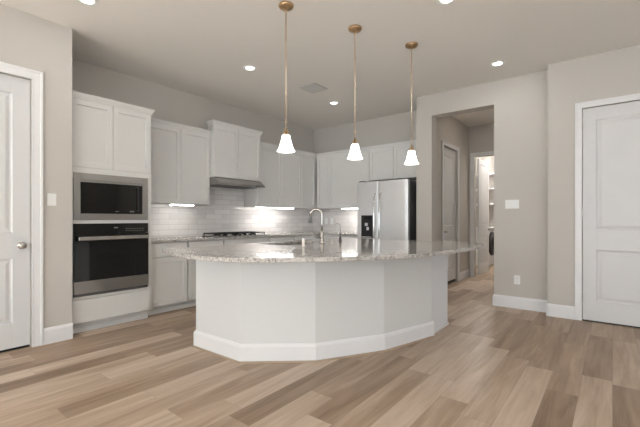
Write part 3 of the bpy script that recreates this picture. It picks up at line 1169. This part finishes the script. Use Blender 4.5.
bm = nbm()
lathe(bm, [(0.021, 0.9155), (0.021, 0.921), (0.013, 0.923), (0.013, 0.984), (0.010, 0.990), (0.004, 0.992)], (-2.30, 2.66, 0), 24)
ag = obj('air_gap_cap', bm, 'satin', None, smooth=True, loc=(-2.30, 2.66, 0.9155))
tag(ag, 'short pale satin metal air gap cap on the island, left of the faucet', 'air gap cap')
sd = thing('soap_dispenser', 'slim counter soap pump with thin upright tube, right of the faucet on the island', 'soap dispenser', (-2.50, 3.55, 0.9155))
bm = nbm()
lathe(bm, [(0.022, 0.9155), (0.022, 0.922), (0.015, 0.926), (0.013, 0.965), (0.007, 0.972)], (-2.50, 3.55, 0), 20)
obj('collar', bm, 'slot', sd, smooth=True)
bm = nbm()
tube(bm, [(-2.50, 3.55, 0.97), (-2.50, 3.55, 1.10), (-2.505, 3.545, 1.115), (-2.53, 3.53, 1.12), (-2.555, 3.52, 1.112)], 0.0045, 10)
obj('spout', bm, 'nickel', sd, smooth=True)

# ------------------------------------------------------------------ pendants


def pendant(loc, label):
    x, y, _ = loc
    o = thing('pendant_light', label, 'pendant light', (x, y, CH), 'pendant lights above the island')
    bm = nbm()
    lathe(bm, [(0.066, CH - 0.0005), (0.066, CH - 0.012), (0.060, CH - 0.024), (0.030, CH - 0.032), (0.012, CH - 0.036), (0.010, CH - 0.045)], (x, y, 0), 32)
    obj('canopy', bm, 'brass', o, smooth=True)
    bm = nbm()
    tube(bm, [(x, y, CH - 0.04), (x, y, 1.965)], 0.005, 10)
    for z in [CH - 0.06 - 0.24 * k for k in range(5)]:
        lathe(bm, [(0.0055, z - 0.014), (0.0085, z - 0.01), (0.0085, z + 0.01), (0.0055, z + 0.014)], (x, y, 0), 10)
    obj('stem', bm, 'palebrass', o, smooth=True)
    bm = nbm()
    lathe(bm, [(0.006, 1.975), (0.009, 1.965), (0.010, 1.938), (0.022, 1.926), (0.031, 1.914), (0.030, 1.904)], (x, y, 0), 24)
    for s in (-1, 1):
        tube(bm, [(x + s * 0.012, y, 1.955), (x + s * 0.026, y, 1.935), (x + s * 0.03, y, 1.915)], 0.003, 6)
    obj('socket_cup', bm, 'brass', o, smooth=True)
    bm = nbm()
    seg = 48
    prof = [(0.030, 1.908), (0.036, 1.902), (0.040, 1.875), (0.047, 1.845), (0.056, 1.812), (0.066, 1.785), (0.077, 1.768), (0.074, 1.766), (0.062, 1.784), (0.052, 1.812), (0.043, 1.845), (0.036, 1.875), (0.028, 1.900)]
    rings = []
    for r, h in prof:
        ring = []
        for i in range(seg):
            t = 2 * PI * i / seg
            k = 1 + 0.035 * math.cos(8 * t) * (1.91 - h) / 0.14
            ring.append(bm.verts.new((x + r * k * math.cos(t), y + r * k * math.sin(t), h)))
        rings.append(ring)
    for a, b in zip(rings, rings[1:]):
        for i in range(seg):
            bm.faces.new((a[i], a[(i + 1) % seg], b[(i + 1) % seg], b[i]))
    obj('lamp_shade', bm, 'shade', o, smooth=True)
    bm = nbm()
    lathe(bm, [(0.008, 1.90), (0.014, 1.885), (0.024, 1.855), (0.026, 1.835), (0.018, 1.815), (0.003, 1.808)], (x, y, 0), 20)
    obj('bulb', bm, 'lens', o, smooth=True)
    return o


P1 = pendant((-2.246, 2.366, CH), 'leftmost white bell-shade pendant lamp over the island, nearest the hood cabinet')
dup(P1, (-1.985, 3.07, CH), 'middle white bell-shade pendant lamp over the island')
dup(P1, (-1.696, 3.737, CH), 'rightmost white bell-shade pendant lamp, hanging in front of the refrigerator cabinet')


# recessed lights -----------------------------------------------------


def downlight(loc, label):
    x, y, _ = loc
    o = thing('recessed_light', label, 'ceiling light', (x, y, CH), 'round recessed ceiling lights')
    bm = nbm()
    lathe(bm, [(0.088, CH - 0.0003), (0.086, CH - 0.005), (0.070, CH - 0.007), (0.0525, CH - 0.003), (0.0525, CH - 0.0003)], (x, y, 0), 36)
    obj('trim_ring', bm, 'plastic', o, smooth=False)
    bm = nbm()
    lathe(bm, [(0.052, CH - 0.0006), (0.052, CH - 0.0035), (0.03, CH - 0.0045)], (x, y, 0), 36)
    obj('lens', bm, 'lens', o)
    return o


D1 = downlight((-3.535, 3.076, CH), 'lit recessed ceiling light just left of the leftmost pendant')
for (x, y), lb in ((((-3.535, 4.845)), 'lit recessed ceiling light between the first and second pendants, near the back wall'),
                   (((-1.09, 4.84)), 'lit recessed ceiling light above the wall opening, right of the pendants'),
                   (((-1.11, 3.15)), 'ceiling light at the top edge of the picture, right of the rightmost pendant'),
                   (((-3.535, 1.255)), 'ceiling light at the top edge of the picture, above the left wall end')):
    dup(D1, (x, y, CH), lb)

# ceiling air vent ------------------------------------------------------
vt = thing('ceiling_vent', 'square white air supply grille on the ceiling behind the first pendant', 'vent', (-3.36, 4.11, CH))
vx, vy, s = -3.36, 4.11, 0.15
bm = nbm()
for p, q in (((vx - s, vy - s, CH - 0.008), (vx - s + 0.03, vy + s, CH - 0.0005)), ((vx + s - 0.03, vy - s, CH - 0.008), (vx + s, vy + s, CH - 0.0005)),
             ((vx - s + 0.03, vy - s, CH - 0.008), (vx + s - 0.03, vy - s + 0.03, CH - 0.0005)), ((vx - s + 0.03, vy + s - 0.03, CH - 0.008), (vx + s - 0.03, vy + s, CH - 0.0005))):
    box(bm, p, q)
obj('frame', bm, 'vent', vt, 0.002)
obj('backing', bxs(((vx - s + 0.03, vy - s + 0.03, CH - 0.002), (vx + s - 0.03, vy + s - 0.03, CH - 0.0006))), 'slot', vt)
bm = nbm()
for k in range(9):
    yy = vy - s + 0.036 + k * 0.0255
    v = [bm.verts.new(p) for p in ((vx - s + 0.03, yy, CH - 0.003), (vx + s - 0.03, yy, CH - 0.003), (vx + s - 0.03, yy + 0.02, CH - 0.012), (vx - s + 0.03, yy + 0.02, CH - 0.012),
                                   (vx - s + 0.03, yy, CH - 0.0045), (vx + s - 0.03, yy, CH - 0.0045), (vx + s - 0.03, yy + 0.02, CH - 0.0135), (vx - s + 0.03, yy + 0.02, CH - 0.0135))]
    for a in ((0, 1, 2, 3), (4, 7, 6, 5), (0, 4, 5, 1), (3, 2, 6, 7), (0, 3, 7, 4), (1, 5, 6, 2)):
        bm.faces.new([v[i] for i in a])
obj('louvres', bm, 'vent', vt)

# switches and outlets ---------------------------------------------------


def switch(f, a, z, gangs, label):
    o = thing('light_switch', label, 'light switch', f(0, a, z))
    hw = 0.036 + 0.023 * (gangs - 1)
    obj('wall_plate', bxs(((0.0005, a - hw, z - 0.058), (0.006, a + hw, z + 0.058)), f=f), 'plastic', o, 0.002)
    for k in range(gangs):
        c = a + (k - (gangs - 1) / 2) * 0.046
        obj('rocker', bxs(((0.006, c - 0.016, z - 0.033), (0.009, c + 0.016, z + 0.033)), f=f), 'plastic', o, 0.0015)
    return o


def outlet(f, a, z, label, off=0.0):
    o = thing('wall_outlet', label, 'outlet', f(off, a, z))
    obj('wall_plate', bxs(((off + 0.0005, a - 0.036, z - 0.058), (off + 0.006, a + 0.036, z + 0.058)), f=f), 'plastic', o, 0.002)
    for dz in (-0.026, 0.026):
        r = obj('receptacle', bxs(((off + 0.006, a - 0.016, z + dz - 0.015), (off + 0.008, a + 0.016, z + dz + 0.015)), f=f), 'plastic', o, 0.001)
        obj('slots', bxs(((off + 0.0081, a - 0.008, z + dz - 0.004), (off + 0.0084, a - 0.006, z + dz + 0.006)), ((off + 0.0081, a + 0.006, z + dz - 0.004), (off + 0.0084, a + 0.008, z + dz + 0.006)), f=f), 'slot', r)
    return o


switch(FL, 1.186, 1.36, 1, 'white rocker switch plate on the left wall beside the door')
switch(FO, -1.045, 1.37, 3, 'white triple light switch plate right of the hallway opening')
outlet(FO, -0.985, 0.375, 'white outlet plate low on the wall right of the hallway opening')
outlet(KB, -4.60, 1.13, 'left of two pale outlet plates on the tiled back wall, behind the faucet', 0.010)
outlet(KB, -4.46, 1.13, 'right of two pale outlet plates on the tiled back wall, behind the faucet', 0.010)

# ------------------------------------------------------------------ laundry
wa = thing('washing_machine', 'white front-loading washer with round black door, seen through the laundry doorway', 'washing machine', (-2.75, 10.0, 0))
wx, wy0, wy1 = -2.39, 9.64, 10.32
obj('body', bxs(((wx - 0.72, wy0, 0.01), (wx, wy1, 0.98))), 'washer', wa, 0.012)
bm = nbm()
lathe(bm, [(0.30, 0.0), (0.30, 0.025), (0.275, 0.045), (0.20, 0.05)], (wx, (wy0 + wy1) / 2, 0.56), 36, 'x')
wd = obj('door_ring', bm, 'black', wa)
bm = nbm()
lathe(bm, [(0.195, 0.05), (0.17, 0.052), (0.1, 0.03)], (wx, (wy0 + wy1) / 2, 0.56), 36, 'x')
obj('door_window', bm, 'blackglass', wd)
obj('control_panel', bxs(((wx, wy0 + 0.03, 0.86), (wx + 0.008, wy1 - 0.03, 0.96))), 'print', wa)
bm = nbm()
lathe(bm, [(0.03, 0.008), (0.027, 0.03)], (wx, (wy0 + wy1) / 2, 0.91), 20, 'x')
obj('dial', bm, 'chrome', wa)
for k, (z, lb) in enumerate(((1.56, 'lowest of the three white laundry wall shelves seen through the doorway'), (1.95, 'middle of the three white laundry wall shelves seen through the doorway'), (2.33, 'topmost of the three white laundry wall shelves seen through the doorway'))):
    o = thing('laundry_shelf', lb, 'shelf', (-2.2, 10.45, z), 'white shelves in the laundry')
    obj('board', bxs(((-3.19, 10.22, z), (-1.2, 10.598, z + 0.03))), 'trim', o, 0.002)
    for x in (-2.9, -2.25, -1.6):
        obj('bracket', bxs(((x, 10.26, z - 0.022), (x + 0.02, 10.598, z - 0.001)), ((x, 10.575, z - 0.2), (x + 0.02, 10.598, z - 0.022))), 'trim', o)
point('added_laundry_light', (-2.0, 9.0, 2.8), 85, (1.0, 0.98, 0.95), 0.12)  # unseen light without a fixture, added to brighten the laundry
l = bpy.data.lights.new('added_hall_light', 'AREA')  # unseen warm light, added to lift the hall floor and lower walls
l.shape, l.size, l.energy, l.color = 'DISK', 0.14, 2.6, (1.0, 0.86, 0.72)
o = bpy.data.objects.new('added_hall_light', l)
o.location = (-1.65, 6.7, 3.042)
COL.objects.link(o)
